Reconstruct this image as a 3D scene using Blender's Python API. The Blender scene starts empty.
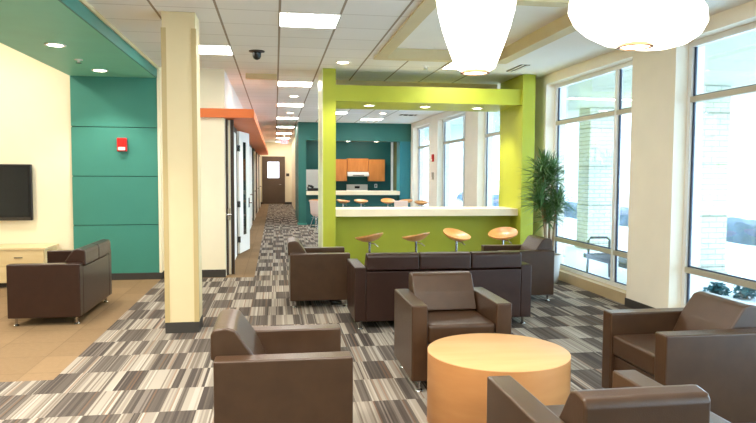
import bpy, bmesh, math, random
from mathutils import Vector, Matrix
R = math.radians
sc = bpy.context.scene
COL = sc.collection
random.seed(7)

# ------------------------------------------------------------------ materials
def lin(c):
    return tuple(((v/255)/12.92 if v/255 <= .04045 else ((v/255+.055)/1.055)**2.4) for v in c) + (1,)

class NT:
    def __init__(s, name):
        s.m = bpy.data.materials.new(name); s.m.use_nodes = True
        s.t = s.m.node_tree; s.t.nodes.clear()
        s.out = s.n('ShaderNodeOutputMaterial')
    def n(s, typ, **kw):
        nd = s.t.nodes.new(typ)
        for k, v in kw.items(): setattr(nd, k, v)
        return nd
    def l(s, a, b): s.t.links.new(a, b)
    def val(s, sock, v):
        if isinstance(v, (int, float, tuple)): sock.default_value = v
        else: s.l(v, sock)
    def math(s, op, a, b=0.0, c=None):
        nd = s.n('ShaderNodeMath', operation=op)
        s.val(nd.inputs[0], a); s.val(nd.inputs[1], b)
        if c is not None: s.val(nd.inputs[2], c)
        return nd.outputs[0]
    def mix(s, f, a, b):
        nd = s.n('ShaderNodeMix', data_type='RGBA')
        s.val(nd.inputs['Factor'], f); s.val(nd.inputs['A'], a); s.val(nd.inputs['B'], b)
        for i in nd.inputs:
            if i.type == 'RGBA' and i.name == 'A': s.val(i, a)
            if i.type == 'RGBA' and i.name == 'B': s.val(i, b)
        return [o for o in nd.outputs if o.type == 'RGBA'][0]
    def ramp(s, f, stops, mode='LINEAR'):
        nd = s.n('ShaderNodeValToRGB'); cr = nd.color_ramp; cr.interpolation = mode
        while len(cr.elements) < len(stops): cr.elements.new(.5)
        for e, (p, c) in zip(cr.elements, stops): e.position = p; e.color = c
        s.l(f, nd.inputs[0]); return nd.outputs[0]
    def obj_xyz(s):
        tc = s.n('ShaderNodeTexCoord'); sp = s.n('ShaderNodeSeparateXYZ')
        s.l(tc.outputs['Object'], sp.inputs[0]); return sp.outputs
    def comb(s, x, y=0.0, z=0.0):
        nd = s.n('ShaderNodeCombineXYZ')
        for i, v in enumerate((x, y, z)): s.val(nd.inputs[i], v)
        return nd.outputs[0]
    def noise(s, vec, scale, detail=3.0):
        nd = s.n('ShaderNodeTexNoise'); nd.inputs['Scale'].default_value = scale; nd.inputs['Detail'].default_value = detail
        if vec is not None: s.l(vec, nd.inputs['Vector'])
        return nd.outputs['Fac']
    def white(s, vec):
        nd = s.n('ShaderNodeTexWhiteNoise', noise_dimensions='3D'); s.l(vec, nd.inputs['Vector']); return nd.outputs['Value']
    def bsdf(s, col, rough=.5, metal=0.0, spec=.5, bump=None, emit=None, estr=0.0, coat=0.0):
        b = s.n('ShaderNodeBsdfPrincipled')
        s.val(b.inputs['Base Color'], col); s.val(b.inputs['Roughness'], rough)
        b.inputs['Metallic'].default_value = metal; b.inputs['Specular IOR Level'].default_value = spec
        b.inputs['Coat Weight'].default_value = coat; b.inputs['Coat Roughness'].default_value = .3
        if emit: b.inputs['Emission Color'].default_value = emit; b.inputs['Emission Strength'].default_value = estr
        if bump:
            bp = s.n('ShaderNodeBump'); bp.inputs['Strength'].default_value = bump[1]; bp.inputs['Distance'].default_value = bump[2]
            s.l(bump[0], bp.inputs['Height']); s.l(bp.outputs[0], b.inputs['Normal'])
        s.l(b.outputs[0], s.out.inputs[0]); return b

def paint(name, rgb, rough=.55, var=.05, scale=3.0, metal=0.0, spec=.4, bump=0.0, bscale=60.0, coat=0.0):
    t = NT(name); tc = t.n('ShaderNodeTexCoord')
    f = t.noise(tc.outputs['Object'], scale)
    c = lin(rgb)
    a = tuple(v*(1-var) for v in c[:3])+(1,); b = tuple(min(1, v*(1+var)) for v in c[:3])+(1,)
    col = t.ramp(f, [(.3, a), (.7, b)])
    bp = (t.noise(tc.outputs['Object'], bscale, 2.0), bump, .01) if bump else None
    t.bsdf(col, rough, metal, spec, bp, coat=coat); return t.m

def glow(name, rgb, strength):
    t = NT(name); tc = t.n('ShaderNodeTexCoord')
    c = lin(rgb); f = t.noise(tc.outputs['Object'], 8.0)
    col = t.ramp(f, [(0, tuple(v*.97 for v in c[:3])+(1,)), (1, c)])
    e = t.n('ShaderNodeEmission'); t.l(col, e.inputs[0]); e.inputs[1].default_value = strength
    t.l(e.outputs[0], t.out.inputs[0]); return t.m

def wood(name, c1, c2, stretch=(6, 6, 1), scale=3.0, rough=.35, coat=.2):
    t = NT(name); tc = t.n('ShaderNodeTexCoord'); mp = t.n('ShaderNodeMapping')
    t.l(tc.outputs['Object'], mp.inputs[0]); mp.inputs['Scale'].default_value = stretch
    f = t.noise(mp.outputs[0], scale, 5.0)
    t.bsdf(t.ramp(f, [(.3, lin(c1)), (.7, lin(c2))]), rough, 0, .4, coat=coat); return t.m

def glass(name, tint=(1, 1, 1), refl=.05):
    t = NT(name); tr = t.n('ShaderNodeBsdfTransparent'); tr.inputs[0].default_value = tint+(1,)
    gl = t.n('ShaderNodeBsdfGlossy'); gl.inputs['Roughness'].default_value = .02
    fr = t.n('ShaderNodeFresnel'); fr.inputs[0].default_value = 1.35
    mx = t.n('ShaderNodeMixShader'); t.l(t.math('MULTIPLY', fr.outputs[0], refl*10), mx.inputs[0])
    t.l(tr.outputs[0], mx.inputs[1]); t.l(gl.outputs[0], mx.inputs[2]); t.l(mx.outputs[0], t.out.inputs[0]); return t.m

def carpet():
    t = NT('carpet'); X, Y, Z = t.obj_xyz()
    u = t.math('FLOOR', t.math('DIVIDE', t.math('ADD', X, 1.27), .2435))
    v = t.math('FLOOR', t.math('DIVIDE', t.math('SUBTRACT', Y, .09), .4885))
    par = t.math('ABSOLUTE', t.math('MODULO', t.math('ADD', t.math('ADD', u, v), 100), 2.0))   # 0 dark, 1 light
    sx = t.math('FLOOR', t.math('DIVIDE', X, .0125))
    s1 = t.white(t.comb(sx, v, 1.0))
    s2 = t.white(t.comb(t.math('FLOOR', t.math('DIVIDE', X, .043)), v, 7.0))
    cellr = t.white(t.comb(u, v, 3.0))
    light = t.ramp(s1, [(0, lin((124, 113, 102))), (.18, lin((148, 138, 126))), (.5, lin((166, 157, 144))), (.86, lin((180, 172, 160))), (.95, lin((146, 124, 108)))], 'CONSTANT')
    dark = t.ramp(s1, [(0, lin((68, 61, 57))), (.35, lin((78, 70, 65))), (.66, lin((89, 81, 74))), (.88, lin((110, 100, 93))), (.95, lin((102, 82, 68)))], 'CONSTANT')
    # light stripes run a little past the edge of a module, and some bands of a module drop to mid tones
    sw = t.math('GREATER_THAN', s2, .88)
    fac = t.math('ABSOLUTE', t.math('SUBTRACT', par, sw))
    pat = t.mix(fac, dark, light)
    mid = t.mix(.5, dark, light)
    pat = t.mix(t.math('MULTIPLY', cellr, .35), pat, mid)
    fuzz = t.noise(t.comb(X, Y, Z), 160.0, 2.0)
    # plain brown carpet tiles
    bx = t.math('FRACT', t.math('DIVIDE', X, .5)); by = t.math('FRACT', t.math('DIVIDE', Y, .5))
    seam = t.math('MAXIMUM', t.math('LESS_THAN', bx, .02), t.math('LESS_THAN', by, .02))
    tr = t.white(t.comb(t.math('FLOOR', t.math('DIVIDE', X, .5)), t.math('FLOOR', t.math('DIVIDE', Y, .5)), 5.0))
    mott = t.noise(t.comb(X, Y, Z), 22.0, 4.0)
    br = t.mix(t.math('ADD', t.math('MULTIPLY', tr, .35), t.math('MULTIPLY', mott, .6)), lin((126, 103, 76)), lin((152, 125, 93)))
    br = t.mix(t.math('MULTIPLY', seam, .35), br, lin((90, 74, 56)))
    m1 = t.math('MULTIPLY', t.math('LESS_THAN', X, -1.72), t.math('GREATER_THAN', Y, 5.31))
    m2 = t.math('MULTIPLY', t.math('LESS_THAN', X, -.33), t.math('GREATER_THAN', Y, 10.2))
    col = t.mix(t.math('MAXIMUM', m1, m2), pat, br)
    col = t.mix(t.math('MULTIPLY', fuzz, .25), col, lin((60, 52, 46)))
    t.bsdf(col, .95, 0, .1, (fuzz, .4, .01)); return t.m

def ceiling_mat():
    t = NT('ceiling_tiles'); X, Y, Z = t.obj_xyz()
    fx = t.math('FRACT', t.math('DIVIDE', t.math('ADD', X, 30*.6+.55+.012), .6))
    fy = t.math('FRACT', t.math('DIVIDE', t.math('ADD', Y, 60*.605-6.53+.012), .605))
    lx = t.math('LESS_THAN', fx, .04); ly = t.math('LESS_THAN', fy, .03)
    tile = t.noise(t.comb(X, Y, Z), 90.0, 3.0)
    rnd = t.white(t.comb(t.math('FLOOR', t.math('DIVIDE', t.math('ADD', X, 18.55), .6)), t.math('FLOOR', t.math('DIVIDE', t.math('ADD', Y, 29.77), .605)), 2.0))
    base = t.mix(rnd, lin((236, 233, 226)), lin((243, 240, 234)))
    base = t.mix(t.math('MULTIPLY', tile, .2), base, lin((206, 201, 190)))
    g = t.mix(t.math('MULTIPLY', ly, .4), base, lin((150, 138, 120)))
    g = t.mix(t.math('MULTIPLY', lx, .9), g, lin((150, 134, 112)))
    gyp = t.math('MAXIMUM', t.math('GREATER_THAN', X, 3.25), t.math('MULTIPLY', t.math('GREATER_THAN', X, 1.36), t.math('LESS_THAN', Y, 8.9)))
    col = t.mix(gyp, g, lin((240, 237, 230)))
    t.bsdf(col, .9, 0, .1); return t.m

def brick_mat():
    t = NT('pale_brick'); X, Y, Z = t.obj_xyz()
    b = t.n('ShaderNodeTexBrick'); t.l(t.comb(t.math('ADD', X, Y), Z), b.inputs['Vector'])
    b.inputs['Color1'].default_value = lin((202, 200, 184)); b.inputs['Color2'].default_value = lin((212, 210, 196)); b.inputs['Mortar'].default_value = lin((158, 156, 144))
    b.inputs['Scale'].default_value = 1; b.inputs['Brick Width'].default_value = .3; b.inputs['Row Height'].default_value = .1; b.inputs['Mortar Size'].default_value = .008
    band = t.math('LESS_THAN', t.math('FRACT', t.math('DIVIDE', t.math('ADD', Z, 10.3), .95)), .03)
    t.bsdf(t.mix(t.math('MULTIPLY', band, .6), b.outputs[0], lin((84, 82, 72))), .9, 0, .1); return t.m

M = {}
M['carpet'] = carpet(); M['ceiling'] = ceiling_mat(); M['brick'] = brick_mat()
M['cream'] = paint('cream_paint', (240, 228, 198), .6, .02)
M['pillar'] = paint('pillar_paint', (246, 238, 222), .6, .02)
M['column'] = paint('column_paint', (222, 203, 160), .55, .02)
M['guard'] = paint('corner_guard', (190, 167, 118), .45, .02)
M['white'] = paint('white_paint', (244, 241, 234), .55, .02)
M['tan'] = paint('tan_paint', (214, 198, 156), .6, .03)
M['base'] = paint('dark_rubber', (58, 54, 50), .6, .05)
M['teal'] = paint('teal_paint', (62, 132, 116), .5, .03)
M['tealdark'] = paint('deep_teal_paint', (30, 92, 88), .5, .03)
M['tealblue'] = paint('teal_daylight_tint', (40, 122, 136), .5, .03)  # portal teal shifted to blue, daylight put into the colour
M['tealceil'] = paint('teal_ceiling_lit', (126, 200, 176), .5, .03)  # soffit teal lightened, standing in for light on the underside
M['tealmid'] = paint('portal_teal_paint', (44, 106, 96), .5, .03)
M['seam'] = paint('panel_seam', (22, 66, 58), .7, .03)
M['green'] = paint('lime_paint', (170, 176, 50), .5, .03)
M['pale'] = paint('lime_glancing_daylight', (222, 230, 176), .4, .03)  # side of the lime post, glancing daylight put into its colour
M['orange'] = paint('orange_paint', (222, 112, 48), .5, .03)
M['leather'] = paint('taupe_leather', (68, 48, 33), .3, .12, 9, bump=.12, bscale=220, spec=.32, coat=.18)
M['brown_leather'] = paint('brown_leather', (48, 28, 20), .32, .12, 9, bump=.12, bscale=220, spec=.32, coat=.18)
M['chrome'] = paint('brushed_metal', (190, 190, 190), .22, .03, metal=1.0)
M['maple'] = wood('maple', (194, 132, 78), (206, 146, 90), (1, 1, 5), 2.2, .45, .05)
M['mapletop'] = wood('maple_top', (208, 156, 102), (216, 168, 116), (1, 6, 1), 1.6, .5, 0)
M['pale_maple'] = wood('pale_maple', (218, 192, 142), (228, 206, 160), (1, 6, 6), 2)
M['stoolwood'] = wood('stool_plywood', (198, 134, 68), (214, 152, 86), (8, 1, 1), 3, .35)
M['cabinet'] = wood('cabinet_maple', (206, 124, 56), (220, 140, 70), (6, 6, 1), 2, .4)
M['counter'] = paint('counter_laminate', (236, 222, 192), .3, .03)
M['bronze'] = paint('dark_bronze_metal', (74, 62, 54), .4, .05, metal=.3)
M['doorbrown'] = paint('door_brown', (92, 74, 60), .5, .06)
M['black'] = paint('black_plastic', (18, 17, 18), .35, .1)
M['screen'] = paint('screen_glass', (14, 14, 18), .08, .1, spec=.6)
M['alu'] = paint('window_aluminium', (236, 236, 234), .4, .02, metal=.25)
M['gasket'] = paint('window_gasket', (66, 78, 100), .5, .05)
M['rail'] = paint('rail_aluminium', (190, 182, 164), .4, .03, metal=.2)
M['curb'] = paint('curb_tan', (186, 164, 128), .5, .05)
M['glass'] = glass('window_glass', (.97, .99, 1.0), .05)
M['doorglass'] = glass('door_glass', (.30, .36, .34), .09)
M['red'] = paint('alarm_red', (206, 34, 30), .35, .03)
M['lens'] = paint('strobe_lens', (240, 236, 230), .2, .03)
M['panel'] = glow('light_diffuser', (255, 249, 240), 16.0)
M['can'] = glow('downlight_lens', (255, 240, 214), 12.0)
M['shade'] = glow('pendant_shade', (255, 248, 234), 4.0)
M['shadelens'] = glow('pendant_lens', (255, 238, 206), 4.0)
M['copper'] = paint('pendant_ring', (176, 120, 78), .35, .04, metal=.6)
M['exit'] = glow('exit_red', (255, 60, 70), 2.0)
M['exitface'] = glow('exit_face', (255, 190, 190), 1.0)
M['daypane'] = glass('door_daylight_glass', (1, 1, 1), .03)
M['leaf'] = paint('dracaena_leaf', (92, 126, 76), .4, .35, 14)
M['stem'] = paint('dracaena_trunk', (140, 116, 84), .8, .2, 20)
M['pot'] = paint('grey_planter', (186, 182, 176), .5, .06)
M['soil'] = paint('soil', (52, 40, 30), .9, .3, 30)
M['concrete'] = paint('outdoor_concrete', (222, 230, 236), .9, .06, 2)
M['soffit'] = paint('outdoor_soffit', (200, 198, 176), .9, .03)
M['benchm'] = paint('bench_steel', (40, 52, 66), .5, .06, metal=.3)
M['shrub'] = paint('blue_green_shrub', (44, 104, 112), .8, .4, 12)
M['redshrub'] = paint('red_shrub', (196, 60, 70), .8, .3, 12)
M['hedge'] = paint('snowy_hedge', (84, 98, 112), .9, .35, 3)
M['bluesteel'] = paint('blue_steel', (70, 128, 166), .5, .05)
M['olive'] = paint('olive_blind', (132, 128, 82), .7, .06)
M['steel'] = paint('appliance_white', (226, 224, 218), .3, .03)
M['vent'] = paint('vent_dark', (60, 54, 46), .6, .05)
M['pinkwhite'] = paint('shell_plastic', (236, 214, 202), .4, .02)

# ------------------------------------------------------------------ mesh helpers
def new(): return bmesh.new()
def box(bm, x0, x1, y0, y1, z0, z1, bev=0.0, seg=3):
    t = bmesh.new(); bmesh.ops.create_cube(t, size=1.0)
    for v in t.verts: v.co = Vector(((x0+x1)/2+v.co.x*(x1-x0), (y0+y1)/2+v.co.y*(y1-y0), (z0+z1)/2+v.co.z*(z1-z0)))
    if bev: bmesh.ops.bevel(t, geom=t.edges[:], offset=bev, segments=seg, affect='EDGES', profile=.6, clamp_overlap=True)
    add(bm, t)
def add(bm, t, mat=None):
    me = bpy.data.meshes.new('tmp'); t.to_mesh(me); t.free()
    if mat is not None: me.transform(mat)
    bm.from_mesh(me); bpy.data.meshes.remove(me)
def prism(bm, pts, axis, a, b, bev=0.0, seg=3):
    """polygon extruded along axis 'x','y','z'; pts are the other two coordinates in order"""
    t = bmesh.new()
    def P(p, q): return {'x': (q, p[0], p[1]), 'y': (p[0], q, p[1]), 'z': (p[0], p[1], q)}[axis]
    A = [t.verts.new(P(p, a)) for p in pts]; B = [t.verts.new(P(p, b)) for p in pts]
    t.faces.new(A); t.faces.new(B)
    for i in range(len(pts)): t.faces.new((A[i], A[(i+1) % len(pts)], B[(i+1) % len(pts)], B[i]))
    bmesh.ops.recalc_face_normals(t, faces=t.faces[:])
    if bev: bmesh.ops.bevel(t, geom=t.edges[:], offset=bev, segments=seg, affect='EDGES', profile=.6, clamp_overlap=True)
    add(bm, t)
def lathe(bm, prof, cx=0, cy=0, n=40, cap=True):
    t = bmesh.new(); rings = []
    for r, z in prof:
        rings.append([t.verts.new((cx+r*math.cos(2*math.pi*i/n), cy+r*math.sin(2*math.pi*i/n), z)) for i in range(n)])
    for a, b in zip(rings, rings[1:]):
        for i in range(n): t.faces.new((a[i], a[(i+1) % n], b[(i+1) % n], b[i]))
    if cap: t.faces.new(rings[0]); t.faces.new(rings[-1])
    bmesh.ops.recalc_face_normals(t, faces=t.faces[:]); add(bm, t)
def tube(bm, pts, r, n=8):
    t = bmesh.new(); pts = [Vector(p) for p in pts]; rings = []
    for i, p in enumerate(pts):
        d = (pts[min(i+1, len(pts)-1)]-pts[max(i-1, 0)]).normalized()
        s = d.cross(Vector((0, 0, 1)) if abs(d.z) < .9 else Vector((1, 0, 0))).normalized(); w = d.cross(s)
        rr = r if isinstance(r, (int, float)) else r[i]
        rings.append([t.verts.new(p+rr*(math.cos(2*math.pi*k/n)*s+math.sin(2*math.pi*k/n)*w)) for k in range(n)])
    for a, b in zip(rings, rings[1:]):
        for i in range(n): t.faces.new((a[i], a[(i+1) % n], b[(i+1) % n], b[i]))
    t.faces.new(rings[0]); t.faces.new(rings[-1])
    bmesh.ops.recalc_face_normals(t, faces=t.faces[:]); add(bm, t)
def obj(name, bm, mat, parent=None, smooth=False, kind=None, label=None):
    me = bpy.data.meshes.new(name); bm.to_mesh(me); bm.free()
    me.materials.append(M[mat] if isinstance(mat, str) else mat)
    if smooth:
        for p in me.polygons: p.use_smooth = True
    o = bpy.data.objects.new(name, me); COL.objects.link(o)
    if smooth == 'w':
        w = o.modifiers.new('weighted', 'WEIGHTED_NORMAL'); w.keep_sharp = True; w.weight = 80
    elif smooth:
        try: me.set_sharp_from_angle(angle=R(40))
        except Exception: pass
    if parent: o.parent = parent
    if kind: o['kind'] = kind
    if label: o['label'] = label
    return o
def tag(o, label, cat, group=None):
    o['label'] = label; o['category'] = cat
    if group: o['group'] = group
    return o
def thing(name, label, cat, loc=(0, 0, 0), rz=0.0, group=None):
    o = bpy.data.objects.new(name, None); COL.objects.link(o); o.location = loc; o.rotation_euler = (0, 0, rz)
    o.empty_display_size = .1
    return tag(o, label, cat, group)
def struct(name, bm, mat, label, cat='wall', parent=None):
    o = obj(name, bm, mat, parent, kind='structure'); o['label'] = label; o['category'] = cat; return o
def sbox(name, mat, label, cat, *b):
    bm = new(); box(bm, *b); return struct(name, bm, mat, label, cat)
def dup(root, loc, rz=None, label=None, group=None):
    r = root.copy(); COL.objects.link(r); r.location = loc
    if rz is not None: r.rotation_euler = (0, 0, rz)
    if label: r['label'] = label
    if group: r['group'] = group
    for ch in root.children:
        c = ch.copy(); COL.objects.link(c); c.parent = r
        for g in ch.children:
            d = g.copy(); COL.objects.link(d); d.parent = c
    return r

CH = 3.2            # ceiling height
# ------------------------------------------------------------------ floor and ceilings
sbox('floor', 'carpet', 'carpet tile floor, striped grey checks with plain brown areas', 'floor', -7.2, 4.30, -4.2, 34.6, -.12, 0)
bm = new()
CX0, CX1, CY0, CY1 = 1.49, 3.08, 5.82, 8.80
for b in ((-1.74, CX0, -4.2, 34.5), (CX0, CX1, -4.2, CY0), (CX0, CX1, CY1, 34.5), (CX1, 4.66, -4.2, 34.5)):
    box(bm, b[0], b[1], b[2], b[3], CH, CH+.09)
struct('ceiling', bm, 'ceiling', 'pale grid ceiling of square tiles with a plaster strip by the windows', 'ceiling')
bm = new(); box(bm, CX0-.05, CX1+.05, CY0-.05, CY1+.05, 3.325, 3.38)
struct('ceiling.001', bm, 'white', 'recessed plaster panel inside the ceiling coffer', 'ceiling')
bm = new()   # coffer border band
for b in ((CX0-.15, CX0+.01, CY0-.15, CY1+.12), (CX1-.01, CX1+.16, CY0-.15, CY1+.12), (CX0+.01, CX1-.01, CY1-.01, CY1+.12), (CX0+.01, CX1-.01, CY0-.15, CY0+.01)):
    box(bm, *b, CH-.02, CH+.13)
struct('trim_1', bm, 'tan', 'cream painted border around the ceiling coffer', 'trim')
sbox('ceiling.002', 'white', 'higher ceiling over the television lounge', 'ceiling', -7.2, -2.97, -4.2, 10.3, 3.95, 4.05)
bm = new(); box(bm, -2.97, -1.76, -4.2, 10.24, 3.03, 3.16)
struct('ceiling.003', bm, 'tealceil', 'teal painted dropped soffit over the lounge edge', 'ceiling')
bm = new(); box(bm, -2.97, -2.9, -4.2, 10.24, 3.16, 3.95); struct('wall_soffit', bm, 'cream', 'cream upstand above the teal soffit', 'wall')
bm = new(); box(bm, -1.76, -1.74, -4.2, 10.24, 3.03, 3.16); struct('trim_5', bm, 'teal', 'teal fascia along the edge of the lounge soffit', 'trim')  # same paint as the underside, darker teal stands in for shade
bm = new(); box(bm, -1.77, -1.72, -4.2, 10.24, 3.16, CH); struct('trim_2', bm, 'tan', 'thin cream edge strip along the teal soffit', 'trim')
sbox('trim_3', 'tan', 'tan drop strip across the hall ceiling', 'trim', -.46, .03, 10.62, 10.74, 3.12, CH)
sbox('trim_4', 'tan', 'tan drop strip across the ceiling above the bar', 'trim', .92, 3.88, 11.1, 11.2, 3.10, CH)

# ------------------------------------------------------------------ walls left and hall
sbox('wall_television', 'cream', 'cream back wall of the lounge', 'wall', -7.2, -2.97, 10.24, 10.4, 0, 4.0)
sbox('wall_left', 'cream', 'cream left side wall of the lounge', 'wall', -7.3, -7.2, -4.2, 10.4, 0, 4.0)
sbox('wall_back', 'cream', 'cream wall at the rear of the room', 'wall', -7.2, 4.7, -4.3, -4.2, 0, 4.0)
bm = new()
for z0, z1 in ((.10, .825), (.835, 1.555), (1.565, 2.285), (2.295, 3.03)): box(bm, -2.97, -1.745, 10.20, 10.3, z0, z1)
w = struct('wall_teal', bm, 'teal', 'teal panelled wall with horizontal joints behind the loveseat', 'wall')
bm = new(); box(bm, -2.965, -1.75, 10.22, 10.29, .1, 3.03); obj('joint', bm, 'seam', w, kind='structure')
sbox('baseboard_teal', 'base', 'dark rubber base under the teal wall', 'baseboard', -2.97, -1.70, 10.18, 10.26, 0, .1)
bm = new(); box(bm, -1.745, -.77, 10.26, 10.4, 0, CH); box(bm, -1.745, -1.71, 10.19, 10.26, .1, 3.16)
struct('wall_hall_end', bm, 'cream', 'cream wall stub at the left corner of the hall', 'wall')
sbox('baseboard_hall_end', 'base', 'dark rubber base on the wall stub beside the hall', 'baseboard', -1.70, -.765, 10.24, 10.26, 0, .12)
sbox('wall_hall_left', 'white', 'white left wall of the long hall', 'wall', -.9, -.77, 10.4, 34.5, 0, CH)
sbox('baseboard_hall_left', 'base', 'dark base along the left hall wall', 'baseboard', -.77, -.755, 13.95, 34.36, 0, .1)
sbox('wall_far', 'cream', 'cream wall at the far end of the hall', 'wall', -.9, 1.0, 34.36, 34.5, 0, CH)
bm = new(); box(bm, -.755, -.68, 34.34, 34.36, 0, .1); box(bm, .5, .85, 34.34, 34.36, 0, .1)
struct('baseboard_far', bm, 'base', 'dark base at the end of the hall', 'baseboard')
sbox('wall_hall_right', 'cream', 'cream right wall of the long hall', 'wall', .85, .95, 20.9, 34.4, 0, CH)

# orange canopy
bm = new(); prism(bm, [(-1.4, 10.18), (-.32, 10.18), (-.32, 31), (-.768, 31), (-.768, 10.255), (-1.4, 10.255)], 'z', 2.46, 2.595)
tag(obj('orange_canopy', bm, 'orange'), 'long orange canopy running along the left side of the hall', 'canopy')

# square column
col = thing('square_column', 'tan square column standing on the striped carpet left of the hall', 'column', (-.93, 6.88, 0))
bm = new(); box(bm, -.165, .155, -.17, .17, .11, CH-.002); obj('shaft', bm, 'column', col)
bm = new(); box(bm, -.17, .16, -.175, .175, 0, .11); obj('base', bm, 'base', col, label='dark rubber base')
for sx, x0, x1 in ((-1, -.172, -.125), (1, .115, .162)):
    bm = new(); box(bm, x0, x1, -.176, -.13, .11, 3.04); obj('corner_guard', bm, 'guard', col)

# hall doors -------------------------------------------------------------
d = bpy.data.objects.new('door_1', None); COL.objects.link(d); d['kind'] = 'structure'; d['label'] = 'dark framed glass door at the near end of the hall'; d['category'] = 'door'
bm = new(); box(bm, -.768, -.735, 10.45, 10.53, 0, 2.455); box(bm, -.70, -.65, 10.55, 10.65, 0, 2.455); box(bm, -.768, -.735, 12.9, 13.0, 0, 2.455); box(bm, -.768, -.735, 10.66, 12.9, 2.38, 2.455)
obj('door_frame', bm, 'bronze', d)
bm = new(); box(bm, -.732, -.703, 10.54, 10.58, 0, 2.45); obj('jamb', bm, 'cream', d)
bm = new(); box(bm, -.768, -.745, 10.7, 12.88, 0, 2.37); obj('door_leaf', bm, 'white', d)
bm = new(); tube(bm, [(-.80, 10.42, .96), (-.68, 10.42, .96)], .014); tube(bm, [(-.72, 10.42, .96), (-.72, 10.56, .96)], .016); box(bm, -.74, -.70, 10.44, 10.46, .88, 1.06); obj('door_handle', bm, 'chrome', d)
d = bpy.data.objects.new('door_2', None); COL.objects.link(d); d['kind'] = 'structure'; d['label'] = 'white door with tall glass lite standing ajar in the hall'; d['category'] = 'door'
d.location = (-.72, 13.09, 0); d.rotation_euler = (0, 0, -math.atan2(.16, .83))
bm = new()
for b in ((0, .3, .02, 2.44), (.58, .85, .02, 2.44), (.3, .58, .02, .36), (.3, .58, 2.24, 2.44)): box(bm, -.022, .022, b[0], b[1], b[2], b[3])
obj('door_leaf', bm, 'white', d)
bm = new(); box(bm, -.01, .012, .3, .58, .36, 2.24); obj('pane', bm, 'doorglass', d)
for z in (.3, 1.0, 2.1):
    bm = new(); box(bm, -.035, .035, -.03, .012, z-.06, z+.06); obj('hinge', bm, 'chrome', d)
bm = new(); tube(bm, [(.022, .78, 1.0), (.08, .78, 1.0), (.08, .66, 1.0)], .013); box(bm, .02, .03, .74, .82, .9, 1.1); obj('door_handle', bm, 'chrome', d)
for i, (y0, y1) in enumerate(((15.3, 17.3), (18.6, 20.6), (22.4, 24.4), (26.5, 28.5), (30.3, 32.3))):
    d = bpy.data.objects.new('door_%d' % (i+3), None); COL.objects.link(d); d['kind'] = 'structure'; d['category'] = 'door'
    d['label'] = ('second', 'third', 'fourth', 'fifth', 'sixth')[i]+' white office door along the left hall wall'
    bm = new(); box(bm, -.768, -.73, y0, y0+.08, 0, 2.455); box(bm, -.768, -.73, y1-.08, y1, 0, 2.455); box(bm, -.768, -.73, y0+.08, y1-.08, 2.38, 2.455); obj('door_frame', bm, 'bronze', d)
    bm = new(); box(bm, -.768, -.715, y0+.09, y1-.09, .01, 2.37); obj('door_leaf', bm, 'white', d)
    bm = new(); tube(bm, [(-.72, y0+.25, 1.0), (-.65, y0+.25, 1.0), (-.65, y0+.4, 1.0)], .015); obj('door_handle', bm, 'chrome', d)
# far door
d = bpy.data.objects.new('door_8', None); COL.objects.link(d); d['kind'] = 'structure'; d['label'] = 'brown door with bright glass pane at the far end of the hall'; d['category'] = 'door'
bm = new(); box(bm, -.68, -.58, 34.28, 34.36, 0, 2.48); box(bm, .40, .5, 34.28, 34.36, 0, 2.48); box(bm, -.58, .40, 34.28, 34.36, 2.38, 2.48); obj('door_frame', bm, 'doorbrown', d)
bm = new(); box(bm, -.58, -.40, 34.30, 34.35, .01, 2.38); box(bm, .2, .40, 34.30, 34.35, .01, 2.38); box(bm, -.4, .2, 34.30, 34.35, .01, 1.36); box(bm, -.4, .2, 34.30, 34.35, 2.2, 2.38); obj('door_leaf', bm, 'doorbrown', d)
bm = new(); box(bm, -.4, .2, 34.31, 34.34, 1.36, 2.2); obj('pane', bm, glow('daylit_door_pane', (236, 240, 255), 1.6), d)
bm = new(); tube(bm, [(.3, 34.30, 1.02), (.3, 34.24, 1.02), (.18, 34.24, 1.02)], .02); obj('door_handle', bm, 'chrome', d)
d = bpy.data.objects.new('door_9', None); COL.objects.link(d); d['kind'] = 'structure'; d['label'] = 'dark framed glass door on the right side of the hall'; d['category'] = 'door'
bm = new(); box(bm, .79, .85, 21.2, 21.3, 0, 2.5); box(bm, .79, .85, 23.8, 23.9, 0, 2.5); box(bm, .79, .85, 21.3, 23.8, 2.42, 2.5); box(bm, .79, .85, 22.5, 22.6, 0, 2.42); obj('door_frame', bm, 'bronze', d)
bm = new(); box(bm, .82, .84, 21.3, 22.5, .02, 2.42); box(bm, .82, .84, 22.6, 23.8, .02, 2.42); obj('pane', bm, 'doorglass', d)
# exit sign
e = thing('exit_sign', 'small red lit exit sign hanging from the hall ceiling', 'sign', (.36, 26, 2.76))
bm = new(); box(bm, -.15, .15, -.02, .02, 0, .2, .01, 1); obj('housing', bm, 'exitface', e)
bm = new(); tube(bm, [(0, 0, .2), (0, 0, .44)], .012); obj('stem', bm, 'white', e)
fc = bpy.data.curves.new('lettering', 'FONT'); fc.body = 'EXIT'; fc.size = .15; fc.align_x = 'CENTER'; fc.extrude = .002
fc.materials.append(M['exit']); fo = bpy.data.objects.new('lettering', fc); COL.objects.link(fo); fo.parent = e; fo.location = (0, -.024, .045); fo.rotation_euler = (R(90), 0, 0)
bpy.context.view_layer.update(); tm = bpy.data.meshes.new_from_object(fo); bpy.data.objects.remove(fo)
fo = bpy.data.objects.new('lettering', tm); COL.objects.link(fo); fo.parent = e; fo.location = (0, -.024, .045); fo.rotation_euler = (R(90), 0, 0)
# small wall plaque
bm = new(); box(bm, .56, .72, 34.33, 34.36, 1.45, 1.6); tag(obj('wall_plaque', bm, 'bronze'), 'small dark plaque on the cream wall right of the hall door', 'plaque')

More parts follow.
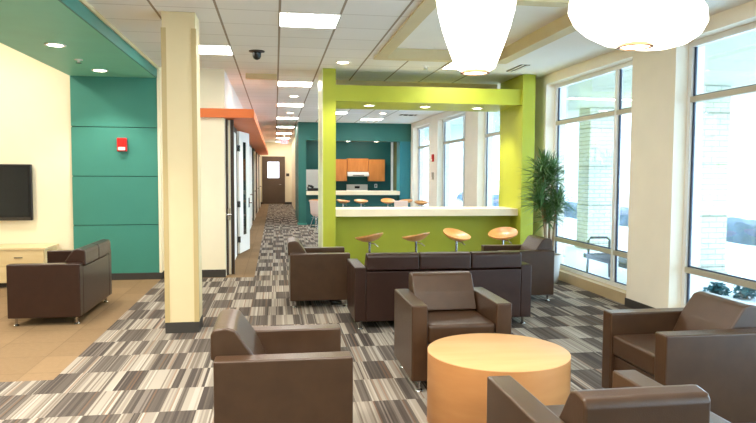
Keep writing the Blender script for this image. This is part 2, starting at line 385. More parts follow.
# ------------------------------------------------------------------ kitchen portal
def part(name, mat, parent, *b, bev=0, smooth=False, label=None):
    bm = new(); box(bm, *b, bev) if bev else box(bm, *b); return obj(name, bm, mat, parent, smooth=smooth, label=label)
bm = new(); box(bm, .71, .95, 20.35, 23.5, .06, CH); box(bm, .95, 4.28, 20.35, 20.9, 2.64, CH)
struct('wall_kitchen_front', bm, 'tealmid', 'teal portal wall in front of the kitchenette', 'wall')
bm = new(); box(bm, 3.92, 4.27, 20.35, 20.9, 0, 2.64); struct('wall_kitchen_post', bm, 'tealblue', 'teal wall pier at the right of the kitchenette, tinted blue as by daylight', 'wall')
sbox('baseboard_kitchen', 'teal', 'teal base of the portal post by the hall', 'baseboard', .69, .97, 20.33, 20.9, 0, .06)
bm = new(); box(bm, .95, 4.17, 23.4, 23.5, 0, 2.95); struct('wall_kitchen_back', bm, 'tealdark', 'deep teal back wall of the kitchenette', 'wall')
sbox('wall_kitchen_right', 'tealblue', 'teal right wall of the kitchenette, tinted blue as by daylight', 'wall', 4.55, 4.65, 20.9, 23.5, 0, 2.95)
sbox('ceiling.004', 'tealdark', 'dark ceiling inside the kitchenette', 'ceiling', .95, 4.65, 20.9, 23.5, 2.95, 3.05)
d = bpy.data.objects.new('window_9', None); COL.objects.link(d); d['kind'] = 'structure'; d['label'] = 'narrow window with olive blind in the kitchenette corner'; d['category'] = 'window'
part('window_frame', 'white', d, 4.17, 4.25, 23.34, 23.5, 0, 2.95); part('blind', 'olive', d, 4.25, 4.55, 23.4, 23.48, 0, 2.95)
k = thing('kitchen_counter', 'pale counter on a teal front in the kitchenette opening', 'counter', (0, 20.35, 0))
part('countertop', 'counter', k, .955, 3.91, -.08, .6, .94, 1.06); part('front_panel', 'tealdark', k, .955, 3.91, .12, .2, 0, .94)
def wallcab(x0, x1, z0, z1, label, nd=2):
    c = thing('wall_cabinet', label, 'cabinet', ((x0+x1)/2, 23.4, z0), 0, 'kitchenette wall cabinets'); w = (x1-x0)/2
    part('body', 'cabinet', c, -w, w, -.30, -.005, 0, z1-z0)
    for i in range(nd):
        a = -w+2*w*i/nd; part('door', 'cabinet', c, a+.006, a+2*w/nd-.006, -.32, -.30, .006, z1-z0-.006)
wallcab(1.62, 2.53, 1.34, 2.12, 'orange maple wall cabinet left of the range hood')
wallcab(2.54, 3.30, 1.68, 2.15, 'short orange maple wall cabinet above the range hood')
wallcab(3.31, 3.90, 1.34, 2.12, 'orange maple wall cabinet right of the range hood', 1)
h = thing('range_hood', 'white range hood under the short maple cabinet', 'hood', (2.92, 23.4, 1.52))
bm = new(); prism(bm, [(-.5, 0), (-.5, .06), (-.34, .15), (-.005, .15), (-.005, 0)], 'x', -.38, .38); obj('hood_shell', bm, 'steel', h)
part('control_strip', 'black', h, -.2, .2, -.502, -.5, .015, .04)
s = thing('stove', 'white electric stove standing against the kitchenette back wall', 'stove', (2.92, 23.4, 0))
part('body', 'steel', s, -.38, .38, -.65, -.01, 0, .92); part('backguard', 'steel', s, -.38, .38, -.12, -.01, .92, 1.22); part('clock_display', 'black', s, -.09, .09, -.123, -.12, 1.08, 1.16)
for x in (-.3, -.2, .2, .3):
    bm = new(); tube(bm, [(x, -.12, 1.12), (x, -.15, 1.12)], .03, 10); obj('knob', bm, 'steel', s)
o = thing('wall_outlet', 'white outlet on the deep teal wall right of the stove', 'outlet', (3.62, 23.4, 1.1)); part('cover_plate', 'steel', o, -.05, .05, -.012, -.001, 0, .14); part('socket', 'vent', o, -.02, .02, -.014, -.012, .03, .11)
o = thing('whiteboard', 'white board on the deep teal wall behind the small black appliance', 'board', (1.26, 23.4, 1.02)); part('panel', 'white', o, -.30, .30, -.03, -.002, .01, .72); part('frame', 'alu', o, -.31, .31, -.02, -.001, 0, .73)
o = thing('countertop_appliance', 'small black appliance on the left end of the kitchen counter', 'appliance', (1.14, 20.62, 1.06))
part('body', 'black', o, -.14, .22, -.1, .1, 0, .09, bev=.02); bm = new(); tube(bm, [(-.13, 0, .08), (-.1, 0, .17), (-.02, 0, .15), (.05, 0, .1)], .04); obj('handle', bm, 'black', o)
for lx, lab in ((2.27, 'left of the two small lights in the kitchenette portal header'), (3.18, 'right of the two small lights in the kitchenette portal header')):
    c = thing('ceiling_downlight', lab, 'light', (lx, 20.5, 2.64))
    bm = new(); lathe(bm, [(.07, -.002), (.1, -.003), (.1, -.014), (.07, -.014)], cap=False); obj('trim_ring', bm, 'white', c)
    bm = new(); lathe(bm, [(.07, -.001), (.068, -.012)]); obj('lens', bm, 'can', c)

# ------------------------------------------------------------------ green bar portal
p = thing('bar_portal', 'lime green portal frame standing around the breakfast bar', 'portal', (0, 9.88, 0))
part('post', 'green', p, .716, .91, 0, 1.0, 0, CH-.002); part('daylit_side', 'pale', p, .708, .716, .001, 1.0, 0, CH-.002, label='outer side of the post, coloured pale as by glancing daylight')
part('post', 'green', p, 3.88, 4.09, 0, 1.05, 0, CH-.002); part('beam', 'green', p, .91, 3.88, .06, 1.25, 2.72, 2.965)
for x, y, lab in ((1.5, 10.45, 'left downlight under the lime green bar beam'), (2.43, 10.47, 'middle downlight under the lime green bar beam'), (3.34, 10.53, 'right downlight under the lime green bar beam')):
    c = thing('ceiling_downlight', lab, 'light', (x, y, 2.72))
    bm = new(); lathe(bm, [(.07, -.002), (.095, -.003), (.095, -.012), (.07, -.012)], cap=False); obj('trim_ring', bm, 'white', c)
    bm = new(); lathe(bm, [(.07, -.001), (.068, -.01)]); obj('lens', bm, 'can', c)
b = thing('breakfast_bar', 'breakfast bar with thick cream countertop on a lime green front', 'bar', (0, 10, 0))
part('countertop', 'counter', b, .912, 3.878, 0, .70, .95, 1.06); part('front_panel', 'green', b, .912, 3.878, .34, .44, 0, .95)

# ------------------------------------------------------------------ window wall
XW = 4.28; PY = [-4.08, -.58, 2.92, 6.50, 9.90, 13.43, 16.93]; PW = .95; PE = [y+PW for y in PY]; PE[3] = 7.37
bm = new()
for y, y1 in zip(PY, PE): box(bm, XW, 4.62, y, y1, 0, 3.05)
box(bm, XW, 4.62, 20.05, 20.35, 0, 3.05)
box(bm, XW, 4.62, 20.35, 20.9, 0, 3.2)
box(bm, XW, 4.62, -4.2, 20.35, 3.05, CH)
struct('wall_right', bm, 'pillar', 'cream window wall with square pillars between the windows', 'wall')
bm = new(); box(bm, XW-.012, XW, 6.48, 7.38, 0, .1); box(bm, XW-.012, 4.40, 6.488, 6.50, 0, .1); struct('baseboard_right', bm, 'base', 'dark base on the cream pillar behind the right armchair', 'baseboard')
OR = ['behind the camera', 'beside the camera', 'nearest the right armchair', 'behind the tall plant, with the bench outside', 'first beyond the bar', 'second beyond the bar', 'last before the kitchenette']
ends = PY[1:]+[20.05]
for i, y in enumerate(PY):
    y0, y1 = PE[i], ends[i]
    if i < 2: 
        sbox('baseboard_window.%03d' % i, 'curb', 'tan curb under the window '+OR[i], 'baseboard', XW+.02, 4.62, y0, y1, 0, .14)
        continue
    d = bpy.data.objects.new('window_%d' % (i+1), None); COL.objects.link(d); d['kind'] = 'structure'; d['label'] = 'tall aluminium framed window '+OR[i]; d['category'] = 'window'
    a, c = 4.43, 4.50; ym = y0+.60
    bm = new()
    box(bm, a, c, y0, y0+.06, .14, 3.05); box(bm, a, c, y1-.06, y1, .14, 3.05); box(bm, a, c, ym, ym+.07, .14, 3.05)
    for s0, s1 in ((y0+.06, ym), (ym+.07, y1-.06)):
        box(bm, a, c, s0, s1, .14, .19); box(bm, a, c, s0, s1, 2.99, 3.05)
    obj('window_frame', bm, 'alu', d)
    bm = new()
    for s0, s1 in ((y0+.06, ym), (ym+.07, y1-.06)):
        box(bm, a-.01, c, s0, s1, .555, .615); box(bm, a-.01, c, s0, s1, 2.40, 2.46)
    obj('rail', bm, 'rail', d)
    bm = new()
    for s0, s1 in ((y0+.06, ym), (ym+.07, y1-.06)):
        for z0, z1 in ((.19, .555), (.615, 2.40), (2.46, 2.99)):
            box(bm, a+.025, a+.04, s0, s0+.018, z0, z1); box(bm, a+.025, a+.04, s1-.03, s1, z0, z1); box(bm, a+.025, a+.04, s0, s1, z0, z0+.015)
    obj('gasket', bm, 'gasket', d)
    bm = new()
    for s0, s1 in ((y0+.06, ym), (ym+.07, y1-.06)): box(bm, a+.03, a+.036, s0, s1, .19, 2.99)
    obj('pane', bm, 'glass', d)
    bm = new(); box(bm, XW+.02, 4.62, y0, y1, 0, .14); obj('curb', bm, 'curb', d)
for y, z, lab, mt in ((17.35, 2.05, 'tiny red alarm on the cream pillar beyond the bar', 'red'), (17.33, 1.56, 'tiny grey switch box on the pillar below the alarm', 'rail')):
    o = thing('wall_alarm' if mt == 'red' else 'wall_switch', lab, 'alarm' if mt == 'red' else 'switch', (XW, y, z))
    part('housing', mt, o, -.05, -.001, -.06, .06, -.1, .1, bev=.01); part('face', 'lens' if mt == 'red' else 'steel', o, -.054, -.05, -.04, .04, -.08, -.03)

# ------------------------------------------------------------------ lights
def panel_light(x, y, label, w=.585, n=1):
    c = thing('ceiling_light', label, 'ceiling light', (x, y, CH), 0, 'square ceiling light panels')
    bm = new(); h = w/2
    for q in ((-h-.012, h+.012, -h-.012, -h), (-h-.012, h+.012, h, h+.012), (-h-.012, -h, -h, h), (h, h+.012, -h, h)): box(bm, *q, -.012, -.001)
    obj('frame', bm, 'white', c); bm = new(); box(bm, -h, h, -h, h, -.008, -.001); obj('diffuser', bm, 'panel', c)
panel_light(.35, 6.84, 'square ceiling light nearest the camera, right of the domed camera')
panel_light(-.85, 8.66, 'square ceiling light partly hidden right behind the tan column')
panel_light(.35, 11.68, 'first square light in the hall ceiling past the tan drop strip')
for i, y in enumerate((15.3, 18.94, 22.57, 26.2, 29.83, 33.2)):
    panel_light(.35, y, ('second', 'third', 'fourth', 'fifth', 'sixth', 'last')[i]+' square light along the hall ceiling counting from the near end')
panel_light(2.77, 9.26, 'square ceiling light behind the narrow pendant, before the bar beam')
panel_light(2.75, 11.68, 'square ceiling light just above the middle of the lime green beam')
panel_light(1.55, 17.04, 'left square ceiling light seen under the lime green beam')
panel_light(2.77, 18.8, 'right square ceiling light seen under the lime green beam')
def can_light(x, y, z, label):
    c = thing('ceiling_downlight', label, 'light', (x, y, z))
    bm = new(); lathe(bm, [(.085, -.001), (.11, -.002), (.11, -.012), (.085, -.012)], cap=False); obj('trim_ring', bm, 'white', c)
    bm = new(); lathe(bm, [(.085, -.001), (.08, -.01)]); obj('lens', bm, 'can', c)
can_light(.96, 9.3, CH, 'round downlight above the left post of the lime portal')
can_light(.385, 13.54, CH, 'near round downlight between the square lights in the hall')
can_light(.39, 17.23, CH, 'far round downlight between the square lights in the hall')
can_light(2.79, 16.9, CH, 'round downlight seen under the beam between two square lights')
can_light(-2.40, 7.75, 3.03, 'near round downlight in the teal soffit')
can_light(-2.39, 9.56, 3.03, 'far round downlight in the teal soffit')
c = thing('ceiling_sprinkler', 'small white sprinkler head in the teal soffit between two downlights', 'sprinkler', (-2.43, 8.72, 3.03))
bm = new(); lathe(bm, [(.05, 0), (.05, -.008), (.015, -.012), (.015, -.04)]); obj('escutcheon', bm, 'white', c, True); bm = new(); lathe(bm, [(.03, -.04), (.035, -.046)]); obj('deflector', bm, 'chrome', c)
c = thing('ceiling_sprinkler', 'small white sprinkler head in the ceiling beside the narrow pendant', 'sprinkler', (2.19, 9.42, CH))
bm = new(); lathe(bm, [(.05, 0), (.05, -.008), (.015, -.012), (.015, -.04)]); obj('escutcheon', bm, 'white', c, True); bm = new(); lathe(bm, [(.03, -.04), (.035, -.046)]); obj('deflector', bm, 'chrome', c)
c = thing('ceiling_dome_camera', 'small black dome camera on the ceiling left of the nearest square light', 'camera', (-.23, 8.67, CH))
bm = new(); lathe(bm, [(.10, 0), (.10, -.012), (.06, -.02)]); obj('base', bm, 'bronze', c, True)
bm = new(); lathe(bm, [(.055, -.02), (.055, -.07), (.04, -.1), (.012, -.115)]); obj('dome', bm, 'black', c, True)
def vent(x, y, w, l, n, label):
    c = thing('ceiling_vent', label, 'vent', (x, y, CH))
    bm = new(); box(bm, -w/2, w/2, -l/2, l/2, -.006, -.001); obj('backing', bm, 'vent', c)
    for i in range(n):
        bm = new(); q = -w/2+w*(i+.5)/n; box(bm, q-.012, q+.012, -l/2, l/2, -.014, -.006); obj('slat', bm, 'white', c)
vent(3.58, 9.34, .14, .62, 2, 'long dark slot vent in the plaster ceiling right of the narrow pendant')
vent(3.4, 11.5, .3, .2, 2, 'small dark vent in the ceiling just above the lime beam')
vent(3.55, 17.3, .45, .3, 3, 'small dark vent in the ceiling seen under the lime beam')

def pendant(x, y, prof, ring, label, skew):
    c = thing('pendant_lamp', label, 'lamp', (x, y, 0), 0)
    bm = new(); lathe(bm, prof, n=56, cap=False)
    for v in bm.verts: v.co.z -= skew*v.co.x*min(1, abs(v.co.x)/.1)
    obj('shade', bm, 'shade', c, True)
    z0 = prof[0][1]
    bm = new(); lathe(bm, [(ring*.98, z0-.002), (ring*1.06, z0-.014), (ring*.86, z0-.016), (ring*.82, z0+.002)], n=40, cap=False); obj('ring', bm, 'copper', c, True)
    bm = new(); lathe(bm, [(ring*.85, z0-.006), (ring*.8, z0-.012)], n=40); obj('lens', bm, 'shadelens', c)
    bm = new(); tube(bm, [(0, 0, prof[-1][1]-.01), (0, 0, CH-.04)], .012); obj('rod', bm, 'chrome', c)
    bm = new(); lathe(bm, [(.07, CH-.002), (.07, CH-.03), (.02, CH-.045)]); obj('ceiling_plate', bm, 'chrome', c, True)
pendant(1.205, 3.85, [(.085, 2.245), (.118, 2.262), (.145, 2.33), (.175, 2.41), (.205, 2.50), (.23, 2.60), (.246, 2.70), (.25, 2.80), (.24, 2.90), (.205, 2.98), (.12, 3.02), (.03, 3.03)], .085, 'narrow tapered glowing pendant lamp hanging above the round table', 0)
pendant(1.80, 3.08, [(.085, 2.277), (.13, 2.281), (.20, 2.297), (.26, 2.323), (.305, 2.36), (.33, 2.41), (.325, 2.46), (.285, 2.51), (.2, 2.55), (.1, 2.57), (.03, 2.575)], .085, 'wide flattened glowing pendant lamp hanging right of the narrow one', .15)

# ------------------------------------------------------------------ seating
def lounge(name, label, cat, W, mat, n, loc, rz, group=None):
    """W outer width; faces +y; n seats"""
    c = thing(name, label, cat, loc, rz, group); w = W/2; D = .36; T = .12
    for s in (-1, 1):
        x0, x1 = sorted((s*w, s*(w-T)))
        bm = new(); box(bm, x0, x1, -D, D, .09, .655, .012, 3); obj('arm', bm, mat, c, 'w')
    iw = w-T
    bm = new(); box(bm, -iw, iw, -D, -D+.09, .09, .61, .01, 2); obj('backrest', bm, mat, c, 'w')
    bm = new(); box(bm, -iw, iw, -D+.09, D-.03, .10, .355, .012, 2); obj('seat_base', bm, mat, c, 'w')
    for i in range(n):
        a, b = -iw+2*iw*i/n+.003, -iw+2*iw*(i+1)/n-.003
        bm = new(); box(bm, a, b, -.25, D-.008, .362, .505, .028, 4); obj('seat_cushion', bm, mat, c, 'w')
        bm = new()
        prism(bm, [(-.275, .50), (-.10, .515), (-.166, .655), (-.255, .785), (-.30, .80), (-.37, .79), (-.385, .765), (-.385, .625), (-.275, .615)], 'x', a+.002, b-.002, .02, 3)
        obj('back_cushion', bm, mat, c, 'w')
    for sx in (-1, 1):
        for y in (-D+.06, D-.06):
            bm = new(); lathe(bm, [(.026, 0), (.03, .006), (.026, .012), (.014, .02), (.014, .08), (.022, .092)], sx*(w-.07), y, 16); obj('foot', bm, 'chrome', c, True)
    return c
def place(src, loc, rz, label): return dup(src, loc, rz, label, 'club armchairs')
lounge('sofa', 'dark brown three-seat sofa with its back to the camera before the bar', 'sofa', 1.91, 'brown_leather', 3, (1.755, 6.92, 0), 0)
lounge('loveseat', 'dark brown loveseat seen from its side before the teal wall', 'loveseat', 1.34, 'brown_leather', 2, (-2.40, 7.86, 0), R(90))
A = lounge('armchair', 'taupe armchair facing the camera behind the round maple table', 'armchair', .765, 'leather', 1, (1.365, 4.95, 0), R(180), 'club armchairs')
place(A, (.042, 3.73, 0), R(-90), 'taupe armchair at lower left, side on, facing right')
place(A, (1.378, 2.575, 0), 0, 'taupe armchair at the bottom edge with its back towards the camera')
place(A, (2.67, 3.90, 0), R(90), 'taupe armchair at the right edge beside the window, facing the round table')
place(A, (.53, 8.12, 0), R(-90), 'dark taupe armchair beside the left end of the sofa, before the lime post')
place(A, (3.13, 8.10, 0), R(90), 'dark taupe armchair in front of the tall potted plant')

t = thing('round_table', 'drum shaped round maple table between the front armchairs', 'table', (1.43, 4.0, 0))
bm = new(); lathe(bm, [(.455, 0), (.458, .004), (.458, .464), (.455, .466)], n=72); obj('drum', bm, 'maple', t, True)
bm = new(); lathe(bm, [(.455, .464), (.458, .466), (.458, .469), (.455, .471)], n=72); obj('tabletop', bm, 'mapletop', t, True)

# ------------------------------------------------------------------ stools
def seat_mesh(tilt, az, rx=.22, ry=.20):
    bm = new(); N, K = 36, 8
    def z(rr, th): return .045*rr*rr-.012+.02*max(0, math.sin(th))*rr**3
    def P(rr, th, dz):
        return (rx*rr*math.cos(th), ry*rr*math.sin(th), z(rr, th)+dz)
    top = [[bm.verts.new(P(k/K, 2*math.pi*i/N, 0)) for i in range(N)] for k in range(1, K+1)]; ct = bm.verts.new(P(0, 0, 0))
    bot = [[bm.verts.new(P(k/K, 2*math.pi*i/N, -.018-.03*(1-(k/K)**2))) for i in range(N)] for k in range(1, K+1)]; cb = bm.verts.new(P(0, 0, -.048))
    for L, c in ((top, ct), (bot, cb)):
        for i in range(N): bm.faces.new((c, L[0][i], L[0][(i+1) % N]))
        for a, b in zip(L, L[1:]):
            for i in range(N): bm.faces.new((a[i], b[i], b[(i+1) % N], a[(i+1) % N]))
    for i in range(N): bm.faces.new((top[-1][i], bot[-1][i], bot[-1][(i+1) % N], top[-1][(i+1) % N]))
    bmesh.ops.recalc_face_normals(bm, faces=bm.faces[:])
    bm.transform(Matrix.Rotation(az, 4, 'Z') @ Matrix.Rotation(tilt, 4, 'X'))
    return bm
def stool(x, y, tilt, az, label, group, sz=.735, cat='stool'):
    c = thing('bar_stool', label, cat, (x, y, 0), 0, group)
    bm = seat_mesh(tilt, az); bm.transform(Matrix.Translation((0, 0, sz))); obj('seat', bm, 'stoolwood', c, True)
    bm = new(); lathe(bm, [(.2, 0), (.205, .008), (.19, .014), (.04, .03), (.028, .05)]); obj('base', bm, 'chrome', c, True)
    bm = new(); lathe(bm, [(.028, .05), (.028, .42), (.018, .425), (.018, sz-.035)], n=16); obj('post', bm, 'chrome', c, True)
    bm = new(); tube(bm, [(0, 0, sz-.075), (.07, -.03, sz-.085), (.12, -.05, sz-.125)], .008); obj('lever', bm, 'chrome', c)
    bm = new(); tube(bm, [(.13*math.cos(a*math.pi/12), -.13*math.sin(a*math.pi/12), .28) for a in range(0, 13)], .01); obj('footrest', bm, 'chrome', c)
BS = 'swivel stools at the breakfast bar'
stool(1.335, 9.2, R(9), R(-130), 'leftmost wooden swivel stool at the breakfast bar', BS, .695)
stool(2.02, 9.2, R(9), R(-130), 'second wooden swivel stool from the left at the breakfast bar', BS, .695)
stool(2.625, 9.2, R(17), R(35), 'third wooden stool from the left at the bar, seat tilted to show its top', BS, .705)
stool(3.34, 9.2, R(17), R(-40), 'rightmost wooden swivel stool at the breakfast bar', BS, .715)
KS = 'swivel stools at the kitchen counter'
for x, tl, az, lab in ((1.21, 4, 0, 'wooden stool at the kitchen counter seen left of the lime post'), (2.03, 4, 60, 'leftmost stool at the kitchen counter seen over the bar top'),
        (2.58, 6, 20, 'second stool at the kitchen counter seen over the bar top'), (3.41, 14, 0, 'stool at the kitchen counter with its pale seat tilted towards the camera'),
        (3.98, 4, -40, 'fourth stool at the kitchen counter seen over the bar top'), (4.3-.06, 5, 10, 'rightmost stool at the kitchen counter seen over the bar top')):
    stool(x, 19.6 if x < 4.2 else 18.6, R(tl), R(az), lab, KS, .76)
c = thing('shell_chair', 'pale shell chair with metal legs seen left of the lime post', 'chair', (1.2, 17.9, 0), R(-60))
bm = new(); prism(bm, [(-.2, .88), (-.16, .87), (-.12, .52), (-.06, .46), (.2, .47), (.2, .44), (-.08, .43), (-.16, .5)], 'x', -.2, .2, .008, 2); obj('shell', bm, 'pinkwhite', c, 'w')
for sx in (-1, 1):
    for sy in (-1, 1):
        bm = new(); tube(bm, [(sx*.12, sy*.1, .44), (sx*.22, sy*.22, 0)], .011); obj('leg', bm, 'chrome', c)
c = thing('shell_chair', 'pale shell chair whose back shows over the right part of the bar top', 'chair', (3.62, 18.4, 0), R(180))
bm = new(); prism(bm, [(-.2, .83), (-.16, .82), (-.12, .52), (-.06, .46), (.2, .47), (.2, .44), (-.08, .43), (-.16, .5)], 'x', -.2, .2, .008, 2); obj('shell', bm, 'pinkwhite', c, 'w')
for sx in (-1, 1):
    for sy in (-1, 1):
        bm = new(); tube(bm, [(sx*.12, sy*.1, .44), (sx*.22, sy*.22, 0)], .011); obj('leg', bm, 'chrome', c)

# ------------------------------------------------------------------ lounge left: television, credenza, alarm
t = thing('television', 'wall-mounted black flat television on the cream wall at the left edge', 'television', (-4.24, 10.24, .91))
part('housing', 'black', t, -.72, .72, -.09, -.03, 0, .82, bev=.012, smooth='w'); part('screen', 'screen', t, -.68, .68, -.093, -.0895, .06, .78); part('mount', 'vent', t, -.2, .2, -.03, -.001, .3, .6)
part('bezel_strip', 'vent', t, -.70, .70, -.0935, -.09, .012, .045)
c = thing('credenza', 'pale maple credenza with drawers along the cream wall under the television', 'credenza', (-4.2, 9.92, 0))
part('top', 'pale_maple', c, -1.02, 1.02, -.29, .29, .535, .56); part('body', 'pale_maple', c, -1.0, 1.0, -.26, .28, .07, .535); part('plinth', 'base', c, -.94, .94, -.2, .26, 0, .07)
for i in range(3):
    for j in range(2):
        a = -1.0+i*.6667
        dr = part('drawer', 'pale_maple', c, a+.008, a+.6667-.008, -.28, -.26, .08+j*.23, .08+j*.23+.22)
        bm = new(); box(bm, a+.28, a+.387, -.296, -.28, .19+j*.23, .205+j*.23); obj('pull', bm, 'chrome', dr)
a = thing('wall_mounted_strobe', 'red fire alarm strobe mounted on the teal panelled wall', 'alarm', (-2.25, 10.2, 1.93))
part('housing', 'red', a, -.07, .07, -.055, -.001, 0, .2, bev=.012, smooth='w'); part('strobe_lens', 'lens', a, -.05, .05, -.075, -.055, .02, .065, label='clear strobe lens'); part('grille', 'red', a, -.045, .045, -.062, -.055, .09, .17)

# ------------------------------------------------------------------ plant
pl = thing('potted_dracaena', 'tall spiky potted dracaena standing by the window beside the bar', 'plant', (4.05, 9.2, 0))
bm = new(); lathe(bm, [(.15, 0), (.155, .01), (.2, .40), (.2, .42), (.18, .42), (.175, .37)], n=36); obj('pot', bm, 'pot', pl, True)
bm = new(); lathe(bm, [(.178, .36), (.176, .385)], n=24); obj('soil', bm, 'soil', pl)
def tuft(cx, cy, cz, L, n, rnd):
    bm = new()
    for i in range(n):
        az = rnd.uniform(0, 2*math.pi); el = rnd.uniform(-.25, 1.35); l = L*rnd.uniform(.85, 1.35); h = rnd.uniform(-.12, .1); droop = rnd.uniform(.08, .3)*l
        d = Vector((math.cos(az)*math.cos(el), math.sin(az)*math.cos(el), math.sin(el))); s = Vector((-math.sin(az), math.cos(az), 0)); wd = rnd.uniform(.010, .015)
        prev = None
        for k in range(5):
            f = k/4; p = Vector((cx, cy, cz+h))+d*l*f+Vector((0, 0, -droop*f*f)); ww = wd*(1-f)**.6*(.6+.8*min(1, f*3)) if f < 1 else .001
            p.x = min(p.x, .36 if p.y+9.2 < 9.86 else .2)
            a, b = bm.verts.new(p+s*ww), bm.verts.new(p-s*ww); m = bm.verts.new(p-Vector((0, 0, ww*.5)))
            if prev: bm.faces.new((prev[0], a, m, prev[2])); bm.faces.new((prev[2], m, b, prev[1]))
            prev = (a, b, m)
    return bm
rnd = random.Random(3)
for (x0, y0), (x1, y1, z1), L in (((-.04, .0), (-.1, 0, 1.68), .34), ((.03, .05), (.07, .05, 1.58), .33), ((-.05, -.06), (-.16, -.06, 1.22), .32), ((.05, -.04), (.10, -.06, 1.18), .32), ((0, .06), (-.04, .1, 1.42), .32), ((.02, 0), (0, -.02, 1.0), .28)):
    bm = new(); tube(bm, [(x0, y0, .37), (x0+(x1-x0)*.3, y0+(y1-y0)*.4, .37+(z1-.37)*.5), (x1, y1, z1+.05)], [.02, .016, .012], 8); obj('trunk', bm, 'stem', pl, True)
    obj('foliage', tuft(x1, y1, z1, L, 130, rnd), 'leaf', pl, True)

# ------------------------------------------------------------------ outdoors
GZ = -.25
bm = new(); box(bm, 4.62, 140, -60, 160, GZ-.2, GZ); struct('ground', bm, 'concrete', 'pale snowy concrete outside the windows', 'ground')
bm = new(); box(bm, 4.625, 9.0, -12, 32, 3.26, 3.6); struct('exterior_soffit', bm, 'soffit', 'pale outdoor canopy soffit above the windows', 'canopy')
for x, y, lab in ((7.63, 10.87, 'pale brick pier outside, behind the right armchair window'), (7.63, 15.0, 'pale brick pier outside, behind the metal bench')):
    b = thing('brick_pier', lab, 'pier', (x, y, GZ)); part('shaft', 'brick', b, 0, .66, 0, .60, 0, 3.26-GZ-.005); part('footing', 'rail', b, -.03, .69, -.03, .63, 0, .08)
bn = thing('outdoor_bench', 'slatted dark steel bench on the pavement outside the window', 'bench', (5.77, 10.2, GZ))
for i in range(7):
    bm = new(); x = -.2+i*.067; box(bm, x-.022, x+.022, -.85, .85, .40, .435, .006, 1); obj('slat', bm, 'benchm', bn)
for y in (-.74, .74):
    bm = new(); tube(bm, [(-.2, y, 0), (-.18, y, .42), (-.18, y, .68), (-.14, y, .73), (.17, y, .73), (.23, y, .68), (.22, y, .42), (.24, y, 0)], .022, 8); obj('end_frame', bm, 'benchm', bn, True)
bm = new(); box(bm, -.22, -.19, -.85, .85, .36, .435); box(bm, .22, .25, -.85, .85, .36, .435); box(bm, -.2, .22, -.72, -.68, .37, .41); box(bm, -.2, .22, .68, .72, .37, .41); obj('seat_frame', bm, 'benchm', bn)
bk = thing('bike_rack', 'blue steel bicycle hoop outside, seen past the plant', 'bike rack', (6.25, 13.9, GZ))
bm = new(); tube(bm, [(-.2, 0, 0), (-.2, 0, .7), (-.14, 0, .82), (.14, 0, .82), (.2, 0, .7), (.2, 0, 0)], .04, 8); obj('hoop', bm, 'bluesteel', bk, True)
for x in (-.2, .2):
    bm = new(); lathe(bm, [(.09, 0), (.09, .012)], x, 0, 16); obj('base_plate', bm, 'bluesteel', bk)
def bush(bm, r, h, n, rnd):
    for i in range(n):
        a = rnd.uniform(0, 6.28); e = rnd.uniform(0, 1.5); q = rnd.uniform(.3, 1)
        c = Vector((r*q*math.cos(a)*math.cos(e), r*q*math.sin(a)*math.cos(e), h*q*math.sin(e)+.02)); s = r*.22
        u = Vector((rnd.gauss(0, 1), rnd.gauss(0, 1), rnd.gauss(0, 1))).normalized(); v = u.orthogonal().normalized()
        bm.faces.new([bm.verts.new(c+u*s), bm.verts.new(c+v*s*.5), bm.verts.new(c-u*s), bm.verts.new(c-v*s*.5)])
for x, y, r, h, mt, lab in ((6.42, 9.15, .10, .26, 'redshrub', 'small red shrub outside at the foot of the brick pier'), (6.85, 9.15, .20, .16, 'shrub', 'low blue-green shrub outside, first right of the red one'), (7.05, 8.75, .24, .28, 'shrub', 'low blue-green shrub outside, furthest right under the window rail')):
    s = thing('low_shrub', lab, 'shrub', (x, y, GZ)); bm = new(); bush(bm, r, h, 260, rnd); obj('foliage', bm, mt, s)
    bm = new(); tube(bm, [(0, 0, 0), (0, 0, h*.6)], .02); obj('stem', bm, 'stem', s)
hg = bpy.data.meshes.new('hedge'); bm = new(); bmesh.ops.create_grid(bm, x_segments=90, y_segments=12, size=1)
for v in bm.verts:
    u, w = v.co.x, v.co.y; v.co = Vector((13.2+w*.7+random.uniform(-.06, .06), 26+u*18, GZ-.02+.62*(max(0, 1-w**4))**.5+random.uniform(-.05, .05)))
o = obj('outdoor_hedge', bm, 'hedge', None, True); tag(o, 'long low snow-dusted hedge far outside beyond the brick piers', 'hedge')

o = thing('glass_reflection', 'bright strip under the outdoor canopy imitating a light reflected in the glass', 'light', (6.9, 13.1, 3.26))
part('housing', 'steel', o, -.75, .75, -.08, .08, -.03, -.001); part('diffuser', 'panel', o, -.73, .73, -.06, .06, -.034, -.03)  # glowing strip in place of an indoor light mirrored by the window
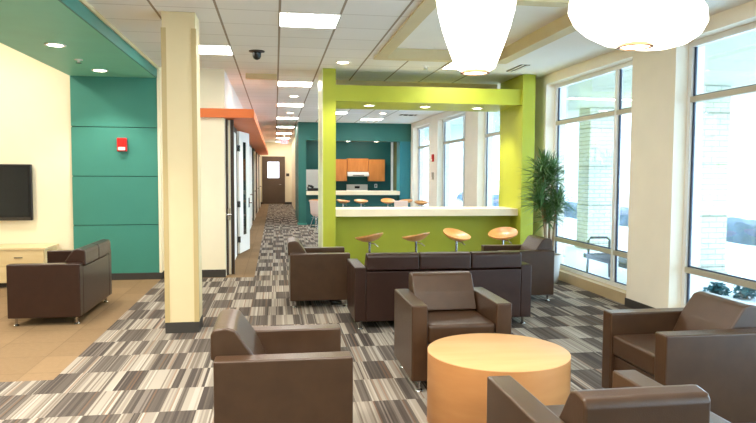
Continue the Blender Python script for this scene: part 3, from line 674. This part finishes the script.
# ------------------------------------------------------------------ light and camera
W = bpy.data.worlds.new('sky'); sc.world = W; W.use_nodes = True; nt = W.node_tree; bg = nt.nodes['Background']
bg.inputs[0].default_value = (.57, .80, 1.0, 1); bg.inputs[1].default_value = 5.6
def area(name, loc, sx, sy, power, rot=(0, 0, 0), col=(1, .93, .82)):
    l = bpy.data.lights.new(name, 'AREA'); l.shape = 'RECTANGLE'; l.size = sx; l.size_y = sy; l.energy = power; l.color = col
    o = bpy.data.objects.new(name, l); COL.objects.link(o); o.location = loc; o.rotation_euler = rot; return o
WARM = (1, .95, .86)
for x, y in ((.35, 2.0), (.35, -1.8), (-1.2, 3.4)): area('unseen_fill_lamp', (x, y, CH-.03), .6, .6, 60, col=WARM)  # out-of-view lamps added to light the room
for x, y in ((-4.2, 8.6), (-5.6, 6.0), (-4.2, 3.0)): area('lounge_lamp', (x, y, 3.9), .6, .6, 40, col=(1, .93, .80))
def point(name, loc, power, col=WARM, r=.06):
    l = bpy.data.lights.new(name, 'SPOT'); l.energy = power; l.color = col; l.shadow_soft_size = r; l.spot_size = R(110); l.spot_blend = .6
    o = bpy.data.objects.new(name, l); COL.objects.link(o); o.location = loc
for y in (5.94, 4.13, 2.32): point('downlight', (-2.4, y, 3.0), 120)  # out-of-frame spots added so floor bounce brightens the teal soffit
for x, y, z in ((-2.4, 7.75, 3.0), (-2.39, 9.56, 3.0), (1.5, 10.45, 2.69), (2.43, 10.47, 2.69), (3.34, 10.53, 2.69), (.96, 9.3, 3.16), (2.27, 20.5, 2.6), (3.18, 20.5, 2.6)):
    point('downlight', (x, y, z), 45)
for x in (1.7, 3.2): area('kitchenette_fill', (x, 22.2, 2.93), .5, .5, 14, col=WARM)  # hidden lamps added to brighten the kitchenette

def cam():
    ya, pi, ro = 0.157042601, 0.0585726499, 0.00466952992
    f = Vector((math.sin(ya)*math.cos(pi), math.cos(ya)*math.cos(pi), -math.sin(pi)))
    r = Vector((math.cos(ya), -math.sin(ya), 0)); u = r.cross(f)
    r2 = math.cos(ro)*r+math.sin(ro)*u; u2 = -math.sin(ro)*r+math.cos(ro)*u
    c = bpy.data.cameras.new('camera'); o = bpy.data.objects.new('camera', c); COL.objects.link(o)
    c.sensor_width = 36; c.sensor_fit = 'HORIZONTAL'; c.lens = 648.618/756*36; c.clip_start = .05; c.clip_end = 400
    m = Matrix((r2, u2, -f)).transposed().to_4x4(); m.translation = Vector((0, 0, 1.62)); o.matrix_world = m
    sc.camera = o
cam()
sc.view_settings.view_transform = 'Standard'; sc.view_settings.look = 'None'; sc.view_settings.gamma = 1; sc.view_settings.use_curve_mapping = False
sc.view_settings.exposure = 1.0
sc.cycles.max_bounces = 8; sc.cycles.diffuse_bounces = 5; sc.cycles.transparent_max_bounces = 12
